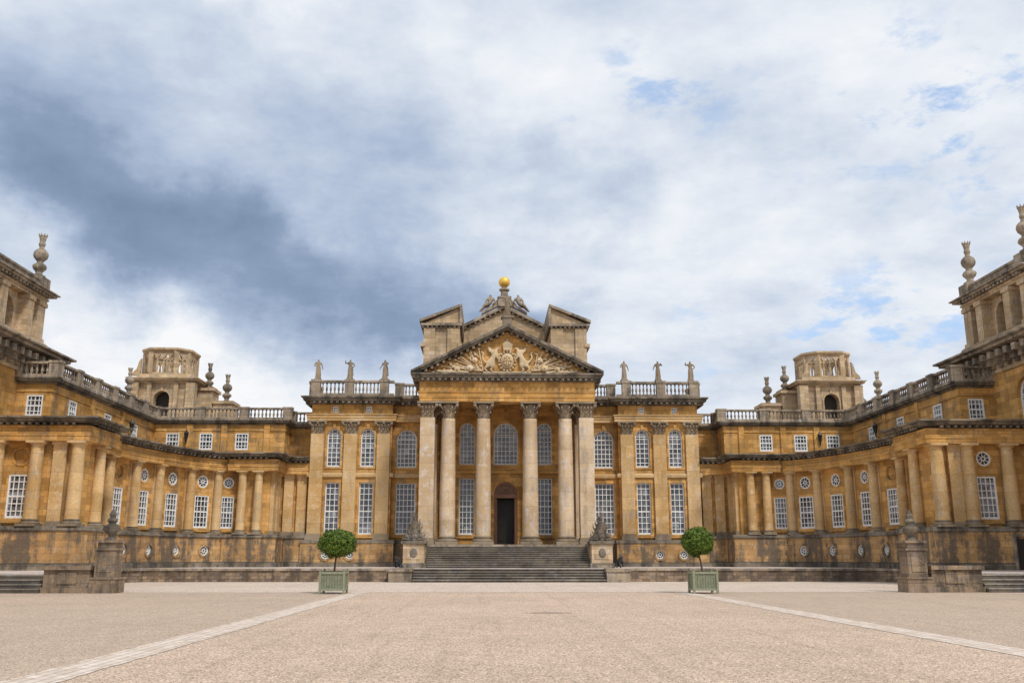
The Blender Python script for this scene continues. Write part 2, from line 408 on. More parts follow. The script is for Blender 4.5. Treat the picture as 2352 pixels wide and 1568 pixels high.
# ------------------------------------------------------------ skin figures
def skin(name,V,E,Rr,mats,sub=1,scale=(1,1,1)):
    me=bpy.data.meshes.new(name); me.from_pydata(V,E,[]); o=bpy.data.objects.new(name,me); COL.objects.link(o)
    md=o.modifiers.new('s','SKIN'); md.use_smooth_shade=True
    for i,r in enumerate(Rr):
        d=me.skin_vertices[0].data[i]; d.radius=(r,r); d.use_root=(i==0)
    s2=o.modifiers.new('b','SUBSURF'); s2.levels=sub; s2.render_levels=sub
    dg=bpy.context.evaluated_depsgraph_get(); dg.update()
    r=bpy.data.meshes.new_from_object(o.evaluated_get(dg)); r.name=name
    bpy.data.objects.remove(o)
    for v in r.vertices: v.co=Vector((v.co.x*scale[0],v.co.y*scale[1],v.co.z*scale[2]))
    r.materials.clear()
    for mt in mats: r.materials.append(mt)
    return r
def figure(variant):
    V=[(0,0,.95),(0,.0,1.15),(0,.01,1.38),(0,-.01,1.52),(0,-.03,1.62),(0,-.03,1.72)]
    Rr=[.14,.12,.15,.06,.09,.075]; E=[(0,1),(1,2),(2,3),(3,4),(4,5)]
    def chain(a,pts,rs):
        p=a
        for q,r in zip(pts,rs):
            V.append(q);Rr.append(r);E.append((p,len(V)-1));p=len(V)-1
    chain(0,[(-.11,0,.85),(-.13,-.05,.48),(-.14,.02,.09),(-.15,-.12,.05)],[.11,.08,.055,.04])
    chain(0,[(.11,0,.85),(.16,-.02,.48),(.2,.06,.09),(.21,-.07,.05)],[.11,.08,.055,.04])
    if variant==0:
        chain(2,[(-.22,0,1.40),(-.36,-.06,1.18),(-.22,-.2,1.05),(-.16,-.24,1.04)],[.075,.055,.045,.035])
        chain(2,[(.22,0,1.40),(.34,.0,1.14),(.38,-.06,.90),(.38,-.08,.82)],[.075,.055,.045,.035])
    elif variant==1:
        chain(2,[(-.22,0,1.42),(-.42,-.04,1.36),(-.40,-.14,1.56),(-.36,-.16,1.62)],[.075,.055,.045,.035])
        chain(2,[(.22,0,1.40),(.40,.0,1.2),(.28,-.12,1.02),(.2,-.14,1.0)],[.075,.055,.045,.035])
    else:
        chain(2,[(-.22,0,1.40),(-.34,0,1.15),(-.42,-.1,.95),(-.43,-.14,.88)],[.075,.055,.045,.035])
        chain(2,[(.22,0,1.42),(.38,-.1,1.3),(.25,-.22,1.42),(.18,-.22,1.5)],[.075,.055,.045,.035])
    return skin('statue',V,E,Rr,[CAP])
def robe_mesh():
    b=B()
    b.lathe(0,.01,[(.25,.03,.16),(.24,.1,.16),(.20,.4,.14),(.185,.75,.1),(.175,.95,.06),(.14,1.12,.03),(.165,1.3,.02),(.13,1.44,0)],22,0,k=7,sq=.75)
    b.box(-.28,.28,-.26,.26,-.12,.04,0)
    b.ext([(.1,1.35),(.22,1.0),(.28,.35),(.2,.25),(.12,.6)],.12,.18,0)
    return b.mesh('robe',[CAP])
FIG=[figure(i) for i in range(3)]; ROBE=robe_mesh()
def statue(x,y,z,var,label,rz=0,s=1.0,group='statues on the palace parapet'):
    o=put(FIG[var],'statue',None,(x,y,z+.12*s),rz,s); o['label']=label; o['category']='statue'; o['group']=group
    r=bpy.data.objects.new('robe',ROBE); COL.objects.link(r); r.parent=o
    return o

# ============================================================ PALACE
PX=thing('palace',(0,80,.88),'ochre limestone baroque palace with giant columned portico and pediment','palace')
TZ=.88
for s in (-1,1):
    mir=(s==1)
    b=B()
    path=[(-16.6,84),(-16.6,80),(-9.7,80),(-9.7,80.7),(-6.9,80.7)]
    H={1:[],3:[]}
    for x in (-14.6,-11.75):
        H[1]+=[('arch',(x,80),9.1,12.36,1.2,(3,8)),('rect',(x,80),3.5,7.8,1.2,(3,9))]
    H[3]+=[('arch',(-8.5,80.7),9.1,12.36,1.7,(5,8)),('rect',(-8.5,80.7),3.5,7.8,1.7,(5,9))]
    walls(b,path,3.04,13.0,0,H,PX,mir)
    H2={1:[('rect',(x,80),13.72,14.28,.5,(2,2)) for x in (-14.6,-11.75)]}
    walls(b,path,13.0,14.45,.0,H2,PX,mir,0,.2)
    b.make('wall',[ST],PX,mir)
    b=B()
    b.sweep(path,[(-.1,8.25),(.16,8.25),(.2,8.45),(.12,8.6),(-.1,8.6)],0)
    b.sweep(path,[(.003,13.0),(.34,13.0),(.34,13.22),(.38,13.24),(.38,13.42),(.46,13.5),(.46,13.58),(.003,13.6)],0)
    b.make('moulding',[OCOL],PX,mir)
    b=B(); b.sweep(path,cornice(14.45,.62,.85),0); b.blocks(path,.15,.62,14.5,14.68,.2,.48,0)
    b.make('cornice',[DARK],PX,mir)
    b=B(); walls(b,path,TZ,2.78,.4,{1:[('circ',(-12.9,80),1.85,0,.72,(1,1)),('circ',(-14.9,80),1.85,0,.72,(1,1))],3:[]},PX,mir,0,.25)
    b.sweep(path,[(-.05,2.782),(.47,2.782),(.47,2.95),(.4,3.05),(-.05,3.05)],1)
    b.sweep(path,[(.403,TZ),(.52,TZ),(.52,TZ+.32),(.403,TZ+.36)],1)
    b.make('basement',[STB,DARK],PX,mir)
    PM=pier_mesh(1.1,9.95,.55,[OCOL,CAP]) if s==-1 else PM
    for x in (-16.0,-13.2,-10.4):
        put(PM,'pilaster',PX,(x if s<0 else -x,80,3.05))
    b=B(); balustrade(b,(-16.75,79.75),(-9.6,79.75),15.07,1.4,0,[.45,3.3,6.3]); balustrade(b,(-16.75,84),(-16.75,80.4),15.07,1.4,0,[.4,3.2])
    b.fr(); balustrade(b,(-9.2,80.5),(-7.2,80.5),15.07,1.25,0,[.0,2.0],end=(True,False))
    b.make('balustrade',[GREY],PX,mir)
    # attic block carrying half a broken pediment
    b=B()
    b.ext([(-7.2,15.0),(-7.2,21.9),(-4.2,21.9),(-4.2,15.0)],82,89,0)
    for u0,u1 in ((-7.32,-6.3),(-5.2,-4.1)): b.box(u0,u1,81.8,88.9,15,21.7,0)
    b.box(-7.4,-4.0,81.72,88.95,18.1,18.3,0)
    b.box(-7.6,-7.15,81.7,89,20.0,20.3,0); b.box(-4.25,-3.9,81.7,89,20.0,20.3,0)
    b.ext([(-7.3,22.15),(-4.15,22.15),(-4.15,23.6)],81.86,89.1,0)
    b.make('attic_block',[TOWR],PX,mir)
    b=B()
    b.box(-7.6,-3.9,81.62,89.1,21.903,22.12,0)
    b.ext([(-7.7,22.22),(-3.95,23.68),(-3.95,23.93),(-7.7,22.45)],81.55,89.2,0)
    for i in range(9): b.box(-7.45+.4*i,-7.28+.4*i,81.7,81.95,21.74,21.9,0)
    b.box(-4.12,-3.87,81.6,89.1,22.13,23.67,0)
    b.make('half_pediment',[GREY],PX,mir)
b=B()
path=[(-6.9,80.69),(-6.9,79),(6.9,79),(6.9,80.69)]
H={1:[('arch',(0,79),9.2,12.75,2.05,(6,9))]}
for x in (-3.25,3.25): H[1]+=[('arch',(x,79),9.2,12.75,1.3,(4,9)),('rect',(x,79),3.45,8.1,1.3,(4,10))]
H[1].append(('arch',(0,79),2.605,7.75,1.95,'open'))
walls(b,path,2.6,14.2,0,H,PX,False,0,.35)
b.sweep([(-6.9,79),(6.9,79)],[(.002,8.45),(.15,8.45),(.18,8.7),(.002,8.75)],0)
for x in (-5.1,-1.75,1.75,5.1): b.box(x-.4,x+.4,78.75,78.998,2.9,13.6,0); b.box(x-.48,x+.48,78.68,78.998,2.605,2.9,0)
b.make('portico_wall',[ST],PX)
b=B()
b.box(-.975,-.78,79.05,79.33,2.605,6.5,0); b.box(.78,.975,79.05,79.33,2.605,6.5,0); b.box(-.975,.975,79.0,79.33,6.45,6.75,0)
n=12
for r0,r1,y in ((.80,.97,79.05),(.42,.5,79.12)):
    for k in range(n):
        a0=math.pi*k/n;a1=math.pi*(k+1)/n
        b.ext([(r0*math.cos(a0),6.76+r0*math.sin(a0)),(r0*math.cos(a1),6.76+r0*math.sin(a1)),(r1*math.cos(a1),6.76+r1*math.sin(a1)),(r1*math.cos(a0),6.76+r1*math.sin(a0))],y,79.33,0)
for k in range(1,6):
    a=math.pi*k/6; b.rod((0,79.2,6.76),(.85*math.cos(a),79.2,6.76+.85*math.sin(a)),.035,.035,4,0)
b.ext([(.96*math.cos(math.pi*k/n),6.76+.96*math.sin(math.pi*k/n)) for k in range(n+1)],79.25,79.34,1)
b.box(-.78,-.70,79.4,80.3,2.61,6.45,0);b.box(.70,.78,79.4,80.3,2.61,6.45,0)
b.make('doorway',[WOODR,FANL],PX)
b=B(); b.box(-1.2,1.2,80.9,81.0,2.4,8,0); b.box(-1.2,-1.1,79.35,81,2.4,8,0); b.box(1.1,1.2,79.35,81,2.4,8,0); b.box(-1.1,1.1,79.36,80.9,2.5,2.6,0)
for x in (-.36,.36):
    for z in (3.0,4.3,5.5): b.box(x-.24,x+.24,80.3,80.35,z,z+.9,1)
b.box(-.69,.69,80.36,80.45,2.61,6.45,1)
b.make('door',[DARKIN,DDOOR],PX)
b=B(); b.box(-7.05,7.05,73.0,80.2,TZ,2.6,0); b.box(-7.15,7.15,72.9,79.9,2.35,2.601,0)
b.make('podium',[GREY],PX)
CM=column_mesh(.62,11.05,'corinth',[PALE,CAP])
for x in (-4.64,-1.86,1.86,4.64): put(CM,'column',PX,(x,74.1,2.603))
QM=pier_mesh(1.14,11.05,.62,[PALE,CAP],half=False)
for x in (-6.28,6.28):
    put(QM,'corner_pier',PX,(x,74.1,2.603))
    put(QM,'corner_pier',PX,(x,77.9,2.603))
b=B()
pth=[(-6.95,81),(-6.95,73.4),(6.95,73.4),(6.95,81)]
b.sweep(pth,[(-1.3,13.66),(0,13.66),(0,13.95),(.05,13.97),(.05,14.3),(.13,14.38),(.13,14.46),(.02,14.5),(.02,15.25),(-1.3,15.25)],0)
b.box(-5.66,5.66,74.68,79.2,13.9,14.1,0)
for i in range(-4,5):
    b.box(i*1.3-.09,i*1.3+.09,74.7,79,13.7,13.9,0)
b.make('entablature',[ST],PX)
b=B(); b.sweep(pth,cornice(15.25,.6,.7,-.5),0); b.blocks(pth,.16,.55,15.28,15.45,.2,.46,0)
for s in (-1,1):
    sl=3.85/7.7
    b.ext([(s*7.65,15.86),(s*7.65,16.05),(0,19.88),(0,19.62)],72.7,82.5,0)
    b.ext([(s*7.25,15.86),(0,19.48),(0,19.62),(s*7.6,15.86)],72.9,82.4,0)
    for i in range(15):
        x=s*(.35+.47*i)
        zc=15.5+sl*(7.6-abs(x))
        b.ext([(x-.1,zc-.08),(x+.1,zc-.08),(x+.1,zc+.14),(x-.1,zc+.14)],72.98,73.5,0)
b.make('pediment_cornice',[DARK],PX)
b=B(); b.ext([(-7.15,15.86),(7.15,15.86),(0,19.38)],73.55,82.3,0)
b.make('tympanum',[ST],PX)
def beast(s):
    V=[(1.35,0,.75),(1.15,0,1.15),(.95,0,1.55),(.85,0,1.9),(.6,0,2.0)]
    E=[(0,1),(1,2),(2,3),(3,4)]; Rr=[.25,.21,.20,.12,.09]
    def ch(a,pts,rs):
        p=a
        for q,r in zip(pts,rs): V.append(q);Rr.append(r);E.append((p,len(V)-1));p=len(V)-1
    ch(0,[(1.1,0,.45),(1.35,0,.2),(1.1,0,.05)],[.16,.09,.08])
    ch(0,[(1.6,0,.5),(1.8,0,.3),(1.6,0,.06)],[.15,.08,.07])
    ch(0,[(1.75,0,.85),(2.0,0,1.2),(1.9,0,1.55),(2.1,0,1.7)],[.08,.06,.05,.06])
    ch(2,[(.7,0,1.35),(.55,0,1.55)],[.09,.07]); ch(2,[(.75,0,1.1),(.55,0,1.05)],[.09,.07])
    ch(2,[(1.35,0,1.75),(1.55,0,2.05)],[.14,.06])
    return skin('supporter',[(s*x,y,z) for x,y,z in V],E,Rr,[RELF],1,(1,.9,1))
RX=B()
RX.ell(0,73.5,16.95,.55,.25,.68,0,14,8); RX.ell(0,73.34,16.95,.38,.18,.5,0,12,8)
RX.box(-.03,.03,73.11,73.3,16.5,17.4,0); RX.box(-.36,.36,73.11,73.3,16.92,16.98,0)
for x in (-.17,.17):
    for z in (16.72,17.2): RX.ell(x,73.17,z,.09,.06,.12,0,6,4)
for k in range(16):
    a=math.tau*k/16; RX.ell(.66*math.cos(a),73.46,16.95+.8*math.sin(a),.12,.14,.11,0,6,4)
RX.lathe(0,73.42,[(.3,17.8),(.36,17.9),(.34,18.0),(.42,18.3),(.3,18.45),(.12,18.6)],10,0,lob=.12,k=5,sq=.6)
RX.ell(0,73.38,18.7,.11,.11,.12,0,6,4)
for s in (-1,1):
    for k in range(13):
        a=rad(12+k*6.); L=2.0+random.random()*1.4
        x0=s*(1.9+random.uniform(0,.4)); z0=16.15
        ex=x0+s*L*math.cos(a)*1.05; ez=z0+L*math.sin(a)*.6
        lim=15.6+.5*(7.0-abs(ex))
        ez=min(ez,lim)
        RX.rod((x0,73.48,z0),(ex,73.38,ez),.045,.04,5,0)
        RX.ell(ex,73.38,ez,.12,.1,.09,0,6,4)
    for k in range(55):
        x=s*random.uniform(1.2,6.0); z=15.98+random.random()*max(.06,.5*(6.3-abs(x))-.3)
        if abs(x)<2.1 and z<17.9: continue
        if random.random()<.45:
            a=random.random()*3.14; l=random.uniform(.18,.45); zz=min(z+l*math.sin(a),15.6+.5*(7-abs(x)-l))
            RX.rod((x,73.44,z),(x+l*math.cos(a),73.36,max(16.,zz)),.055,.03,5,0)
        else: RX.ell(x,73.48,z,random.uniform(.08,.18),.17,random.uniform(.07,.14),0,7,5)
    for x,z,r in ((3.0,16.35,.3),(4.0,16.25,.25),(2.6,17.0,.24)): RX.ell(s*x,73.38,z,r,.16,r,0,10,5); RX.ell(s*x,73.26,z,r*.35,.1,r*.35,0,8,4)
    for x in (4.2,4.9,5.6): RX.rod((s*(x-1.1),73.42,15.98),(s*x,73.36,16.02+.1),.12,.09,7,0)
    RX.ext([(s*.7,17.7),(s*1.0,17.9),(s*1.4,17.85),(s*1.5,17.7),(s*1.1,17.72)],73.3,73.56,0)
RX.rod((-1.9,73.45,16.0),(1.9,73.45,16.0),.1,.1,6,0)
RX.make('coat_of_arms_relief',[RELF],PX)
for s in (-1,1): put(beast(s),'supporter',PX,(0,73.38,16.02))
b=B(); b.ext([(-4.2,15),(-4.2,23.0),(0,25.1),(4.2,23.0),(4.2,15)],88,92,0)
b.box(-2.6,2.6,87.85,88,19.8,20.1,0)
for k in range(14):
    a0=math.pi*k/14;a1=math.pi*(k+1)/14; r0,r1=2.9,3.15
    b.ext([(r0*math.cos(a0),19.6+r0*math.sin(a0)),(r0*math.cos(a1),19.6+r0*math.sin(a1)),(r1*math.cos(a1),19.6+r1*math.sin(a1)),(r1*math.cos(a0),19.6+r1*math.sin(a0))],87.85,88,0)
b.make('great_hall_gable',[TOWR],PX)
b=B()
for s in (-1,1):
    b.ext([(s*4.6,22.9),(s*4.6,23.2),(0,25.5),(0,25.17)],87.6,92,0)
    for i in range(9): x=s*(.4+.48*i); zc=25.1-.5*abs(x); b.box(x-.1,x+.1,87.7,88,zc-.1,zc+.08,0)
    b.ell(s*.95,87.8,25.45,.26,.22,.26,0,10,6); b.ext([(s*.5,25.4),(s*.95,25.2),(s*2.2,24.55),(s*2.2,24.75),(s*1.2,25.4),(s*.6,26.1),(s*.5,26.1)],87.6,88.1,0)
b.box(-.6,.6,87.4,88.5,25.3,26.15,0); b.box(-.68,.68,87.32,88.58,26.15,26.27,0)
b.lathe(0,88,[(.5,26.27),(.5,26.4),(.36,26.46),(.34,26.95),(.5,27.0),(.5,27.15),(.28,27.22),(.22,27.38)],12,0)
b.make('gable_cornice',[GREY],PX)
b=B(); b.ell(0,88,27.85,.56,.56,.56,0,24,14); b.make('gilded_ball',[GOLD],PX)
b=B(); b.box(-.4,.4,73.2,74.0,19.6,20.5,0); b.box(-.5,.5,73.1,74.1,20.5,20.62,0); b.make('statue_plinth',[GREY],PX)
b=B(); b.box(-16.3,16.3,80.8,96,14.6,14.9,0); b.box(-16.3,16.3,95,96,.88,14.6,0); b.make('roof',[LEAD],PX)
b=B()
for i in range(10):
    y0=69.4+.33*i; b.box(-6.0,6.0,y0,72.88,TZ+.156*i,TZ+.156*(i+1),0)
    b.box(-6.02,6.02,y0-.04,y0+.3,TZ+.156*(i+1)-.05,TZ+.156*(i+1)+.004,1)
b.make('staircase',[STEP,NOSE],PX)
for s in (-1,1):
    b=B(); b.box(*sorted((s*6.03,s*7.5)),71.0,73.6,TZ,2.45,0); b.box(*sorted((s*6.0,s*7.6)),70.9,73.65,2.45,2.62,0)
    b.make('cheek_wall',[GREY],PX)

labs=['weathered stone robed figure, arm across the chest, on the parapet','weathered stone figure with one arm raised on the parapet','weathered stone robed figure touching its shoulder on the parapet']
for i,(x,v,rz) in enumerate(((-16.2,0,.3),(-13.45,1,0),(-10.45,2,-.3),(10.3,0,.2),(13.25,2,0),(16.1,1,-.2))):
    statue(x,79.75,16.5,v,labs[v],rz,.99)
statue(0,73.6,20.62,0,'grey stone robed statue standing on the pediment apex',0,1.05)
def seated(s):
    V=[(0,0,.3),(.05,0,.6),(.08,0,.85),(.08,0,1.02),(.08,-.02,1.15),(.08,-.02,1.25)]
    E=[(0,1),(1,2),(2,3),(3,4),(4,5)]; Rr=[.25,.20,.22,.08,.13,.10]
    def ch(a,pts,rs):
        p=a
        for q,r in zip(pts,rs): V.append(q);Rr.append(r);E.append((p,len(V)-1));p=len(V)-1
    ch(0,[(.28,-.14,.35),(.55,-.2,.36),(.75,-.17,.0),(.9,-.2,-.1)],[.18,.14,.1,.07])
    ch(0,[(.28,.12,.3),(.6,.12,.2),(.9,.1,-.12),(1.05,.08,-.2)],[.18,.14,.1,.07])
    ch(2,[(-.18,-.1,.85),(-.3,-.12,.6),(-.2,-.2,.42)],[.11,.085,.06])
    ch(2,[(.34,-.1,.85),(.46,-.2,.62),(.5,-.25,.46)],[.11,.085,.06])
    return skin('reclining_statue',[(s*x,y,z) for x,y,z in V],E,Rr,[GREY])
for s in (-1,1):
    o=put(seated(s),'reclining_statue',None,(s*1.25,87.6,25.05),0,1.15); o['label']='weathered stone figure reclining on the gable slope'; o['category']='statue'; o['group']='reclining figures on the gable'

# ============================================================ WINGS
def arc(f): return (-21.8-6.2*math.sin(rad(f)),61+17*math.cos(rad(f)))
DC=column_mesh(.36,5.05,'doric',[OCOL,CAP]); DP=doric_pil_mesh(.8,5.05); DP2=doric_pil_mesh(.62,5.05,.12)
DC2=column_mesh(.42,5.05,'doric',[OCOL,CAP])
UM=urn_mesh(2.6,[GREY])
for s in (-1,1):
    mir=s==1
    W=thing('palace_wing',(s*25,70,.88),'curved ochre stone colonnaded wing with balustraded upper storey','palace wing','quadrant wings of the palace')
    fs=[90,75,62,50,33,16,0]
    coarse=[(-34,57.6),(-26.2,57.6),(-26.2,61)]+[arc(f) for f in fs]+[(-21.8,77.4),(-19.2,77.4),(-19.2,80.6),(-16.62,80.6)]
    fine=[(-34,57.6),(-26.2,57.6),(-26.2,61)]+[arc(90-3*i) for i in range(31)]+[(-21.8,77.4),(-19.2,77.4),(-19.2,80.6),(-16.62,80.6)]
    wx=-29.75 if s<0 else -29.3
    b=B(); H={}
    H[0]=[('rect',(wx,57.6),3.9,6.5,1.2,(4,6)),('circ',(wx,57.6),7.6,0,.92,(1,1) if mir else 'blind')]
    for k in range(6):
        a=arc(fs[k]);c=arc(fs[k+1]); mp=((a[0]+c[0])/2,(a[1]+c[1])/2)
        win=(k>=1); rnd=(k>=2)
        H[3+k]=[('rect',mp,3.9,6.45,1.3 if k<5 else 1.0,(4,6) if win else 'blind'),('circ',mp,7.55,0,.98 if k<5 else .84,(1,1) if rnd else 'blind')]
    walls(b,coarse,3.42,8.45,0,H,W,mir,0,.12)
    b.make('wall',[ST],W,mir)
    b=B(); H={}
    for k in range(1,6):
        a=arc(fs[k]);c=arc(fs[k+1]); H[3+k]=[('circ',((a[0]+c[0])/2,(a[1]+c[1])/2),2.15,0,.78,(1,1))] if not (k==5) else []
    walls(b,coarse,TZ,3.12,.83,H,W,mir,0,.2)
    b.sweep(coarse,[(-.05,3.122),(.9,3.122),(.94,3.2),(.85,3.42),(-.05,3.42)],1)
    b.sweep(coarse,[(.833,TZ),(.98,TZ),(.98,TZ+.35),(.833,TZ+.42)],1)
    b.make('basement',[STB,DARK],W,mir)
    b=B(); b.sweep(fine,[(-.1,8.46),(.72,8.46),(.72,8.75),(.76,8.77),(.76,9.0),(.68,9.03),(.68,9.4),(-.1,9.4)],0)
    b.make('entablature',[ST],W,mir)
    b=B(); b.sweep(fine,cornice(9.4,.5,1.3),0); b.blocks(coarse,.84,1.03,9.42,9.56,.16,.42,0)
    b.make('cornice',[DARK],W,mir)
    offp=offset_path(coarse,.33)
    for k in range(4,9):
        x,y=offp[k]; put(DC,'column',W,(x*(-s),y,3.42))
    for x in ((-26.2,-28.65,-31.0) if s<0 else (-26.2,-28.1,-30.6)): put(DC2,'column',W,(x*(-s),57.2,3.42))
    put(DC,'column',W,(-25.95*(-s),59.9,3.42))
    for x in (-27.35,): put(DP,'pilaster',W,(x*(-s),57.6,3.42))
    for x in (-21.35,-20.05): put(DC,'column',W,(x*(-s),76.95,3.42))
    for y in (78.0,79.6): put(DP,'pilaster',W,(-19.2*(-s),y,3.42),rad(90) if s<0 else rad(-90))
    for x in (-18.3,-17.2): put(DP,'pilaster',W,(x*(-s),80.6,3.42))
    for k in range(4,9):
        p=coarse[k]; q=offp[k]; n=norm2((q[0]-p[0],q[1]-p[1])); ang=math.atan2(n[0],-n[1])
        put(DP2,'pilaster',W,(p[0]*(-s),p[1],3.42),ang*(1 if s<0 else -1),(1.35,1,1))
    up=[(-32,60.5),(-29.7,60.5),(-29.7,79.5),(-18.7,79.5),(-18.7,82),(-16.62,82)]
    b=B(); H={0:[('rect',(-30.75,60.5),10.45,11.85,1.05,(4,4))],1:[('rect',(-29.7,y),10.5,11.95,1.25,(4,4)) for y in (63.6,69.6,75)],2:[('rect',(x,79.5),10.45,11.85,1.1,(4,4)) for x in (-28.1,-25.3,-22.3)]}
    walls(b,up,9.5,12.6,0,H,W,mir,0,.1)
    b.sweep(up,[(-.05,12.05),(.07,12.05),(.07,12.2),(-.05,12.2)],0)
    for x in (-20.2,-23.8,-26.7): b.box(x-.25,x+.25,79.35,79.5,9.9,12.6,0)
    for y in (66.6,72.3): b.box(-29.7,-29.58,y-.25,y+.25,9.9,12.6,0)
    b.make('upper_wall',[ST],W,mir)
    b=B(); b.sweep(up,cornice(12.6,.35,.45),0); b.make('upper_cornice',[DARK],W,mir)
    b=B()
    balustrade(b,(-32,60.3),(-29.5,60.3),12.95,1.05,0,[0,2.5]); balustrade(b,(-29.5,60.3),(-29.5,79.3),12.95,1.05,0,seg=3.1,end=(False,True)); balustrade(b,(-29.5,79.3),(-18.5,79.3),12.95,1.05,0,seg=3.2,end=(False,True))
    balustrade(b,(-18.5,79.3),(-18.5,81.8),12.95,1.05,0,end=(False,True)); balustrade(b,(-18.5,81.8),(-16.62,81.8),12.95,1.05,0,[0,1.8],end=(False,False))
    b.make('balustrade',[GREY],W,mir)
    b=B(); b.flat([(-34,57.6),(-26.2,57.6),(-26.2,61)]+[arc(90-6*i) for i in range(16)]+[(-21.8,77.4),(-19.2,77.4),(-19.2,80.6),(-16.62,80.6),(-16.62,82),(-34,82)],9.85,9.89,0)
    b.make('roof',[LEAD],W,mir)
    put(UM,'urn_finial',W,(s*29.6,72.9,14.0),0,.8)
    for (x,y) in ((26.9,79.2),(29.3,73.4)):
        b=B(); b.lathe(0,0,[(.13,.0),(.2,.5),(.22,.52),(.08,.72),(.03,.85)],6,0); b.lathe(0,0,[(.03,-.35),(.08,-.1),(.1,0)],6,0); b.rod((0,0,-.3),(0,.35,-.45),.03,.03,5,0)
        o=b.make('lantern',[IRON],None,False,loc=(s*x,y,11.3),rz=0 if y>79 else (rad(90) if s<0 else rad(-90)))
        o['label']='black iron wall lantern on the upper storey wall'; o['category']='lantern'; o['group']='wall lanterns on the wings'

# ============================================================ CORNER PAVILIONS
UN=urn_mesh(3.1,[GREY],.93)
def dirsq(cx,cy,hx,hy):
    return [(cx-hx,cy-hy),(cx+hx,cy-hy),(cx+hx,cy+hy),(cx-hx,cy+hy)]
for s in (-1,1):
    mir=s==1
    K=thing('corner_pavilion',(s*37,52,.88),'massive stone corner pavilion with bracketed eaves and arched belvedere tower','palace pavilion','corner pavilions')
    path=[(-42,40),(-32,40),(-32,64),(-42,64)]
    b=B(); H={1:[('arch',(-32,56.6),8.6,12.6,2.0,(4,7)),('arch',(-32,49.5),8.6,12.6,2.0,(4,7))]}
    walls(b,path,TZ,13.4,0,H,K,mir)
    for i in range(30):
        z=1.4+.4*i
        b.sweep(path,[(.002,z),(.05,z+.02),(.05,z+.33),(.002,z+.35)],0) if z<8 else None
    b.make('wall',[ST],K,mir)
    b=B(); b.sweep(path,[(-.1,13.4),(.1,13.4),(.16,13.6),(.12,13.65),(.12,14.55),(-.1,14.55)],0)
    b.fr(); b.make('frieze',[TOWR],K,mir)
    b=B(); b.sweep(path,cornice(14.55,.6,1.45),0)
    for q in ([(-32,40),(-32,64)],[(-32,64),(-42,64)]):
        L=b.fr(*q); c=int(L/.95)
        for k in range(c):
            u=(k+.5)*L/c
            b.box(u-.2,u+.2,.13,1.0,14.2,14.62,0); b.box(u-.2,u+.2,.13,.6,13.85,14.2,0); b.box(u-.16,u+.16,.13,.35,13.67,13.85,0)
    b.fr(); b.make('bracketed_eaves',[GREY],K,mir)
    b=B(); b.box(-42,-31.9,40.2,64.1,15.1,15.4,0); b.make('roof',[LEAD],K,mir)
    cx,cy=-36.0,59.6; hx,hy=3.5,3.9
    b=B(); sq=dirsq(cx,cy,hx,hy)
    b.sweep(sq,[(-.3,15.2),(.6,15.2),(.6,15.5),(.5,15.55),(.5,15.85),(.35,16.0),(-.3,16.0)],0,True)
    cl=sq+[sq[0]]
    walls(b,cl,16.0,18.8,-.35,{1:[('arch',(cx+3.6,cy),16.05,18.3,1.6,'open')],0:[('arch',(cx,cy-3.5),16.05,18.3,1.6,'open')],2:[('arch',(cx,cy+3.5),16.05,18.3,1.6,'open')]},K,mir,0,.9)
    for px in (-1,1):
        for py in (-1,1):
            X=cx+px*3.2; Y=cy+py*3.6
            b.box(X-.5,X+.5,Y-.5,Y+.5,16.0,18.8,0); b.box(X-.6,X+.6,Y-.6,Y+.6,15.99,16.25,0); b.box(X-.6,X+.6,Y-.6,Y+.6,18.5,18.78,0)
            b.box(cx+px*2.0-.3,cx+px*2.0+.3,cy+py*hy-.33,cy+py*hy+.33,16,18.8,0)
            b.box(cx+px*3.5-.38,cx+px*3.5+.38,cy+py*1.75-.38,cy+py*1.75+.38,16,18.8,0); b.box(cx+px*3.5-.45,cx+px*3.5+.45,cy+py*1.75-.45,cy+py*1.75+.45,18.45,18.7,0)
            # dark sheet on the wall, painted shade for the gap between the paired piers
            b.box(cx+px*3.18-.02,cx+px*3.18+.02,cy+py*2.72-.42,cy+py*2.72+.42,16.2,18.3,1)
    b.sweep(sq,[(-.5,18.8),(.25,18.8),(.25,18.95),(.32,18.97),(.34,19.1),(-.5,19.1)],0,True)
    b.make('belvedere_tower',[TOWR,TOWIN],K,mir)
    b=B(); b.sweep(sq,cornice(19.1,.42,.85,-.5),0,True); b.blocks(sq,.3,.62,19.1,19.24,.2,.45,0,True)
    b.sweep(sq,[(-.3,19.5),(.1,19.5),(.1,20.15),(.17,20.2),(.17,20.35),(-.3,20.35)],0,True)
    b.box(cx-3.4,cx+3.4,cy-3.8,cy+3.8,19.2,19.52,0)
    for px in (-1,1):
        for py in (-1,1): b.box(cx+px*3.2-.6,cx+px*3.2+.6,cy+py*3.6-.6,cy+py*3.6+.6,19.51,20.5,0)
    b.make('tower_parapet',[GREY],K,mir)
    b=B(); b.box(cx-2.0,cx+2.0,cy-2.4,cy+2.4,16.01,18.8,0); b.make('tower_interior',[TOWIN],K,mir)  # solid dark block paints the shade seen through the arches
    for px in (-1,1):
        for py in (-1,1):
            put(UN,'urn_finial',K,((cx+px*3.2)*(-s),cy+py*3.6,20.5))
b=B(); b.box(30.2,31.5,56.6,56.75,TZ+.01,2.7,0); b.box(30.05,30.2,56.55,56.75,TZ+.01,2.85,1); b.box(31.5,31.65,56.55,56.75,TZ+.01,2.85,1); b.box(30.05,31.65,56.55,56.75,2.85,3.0,1)
o=b.make('service_door',[IRON,GREY]); o['label']='black painted service door in the wing basement'; o['category']='door'

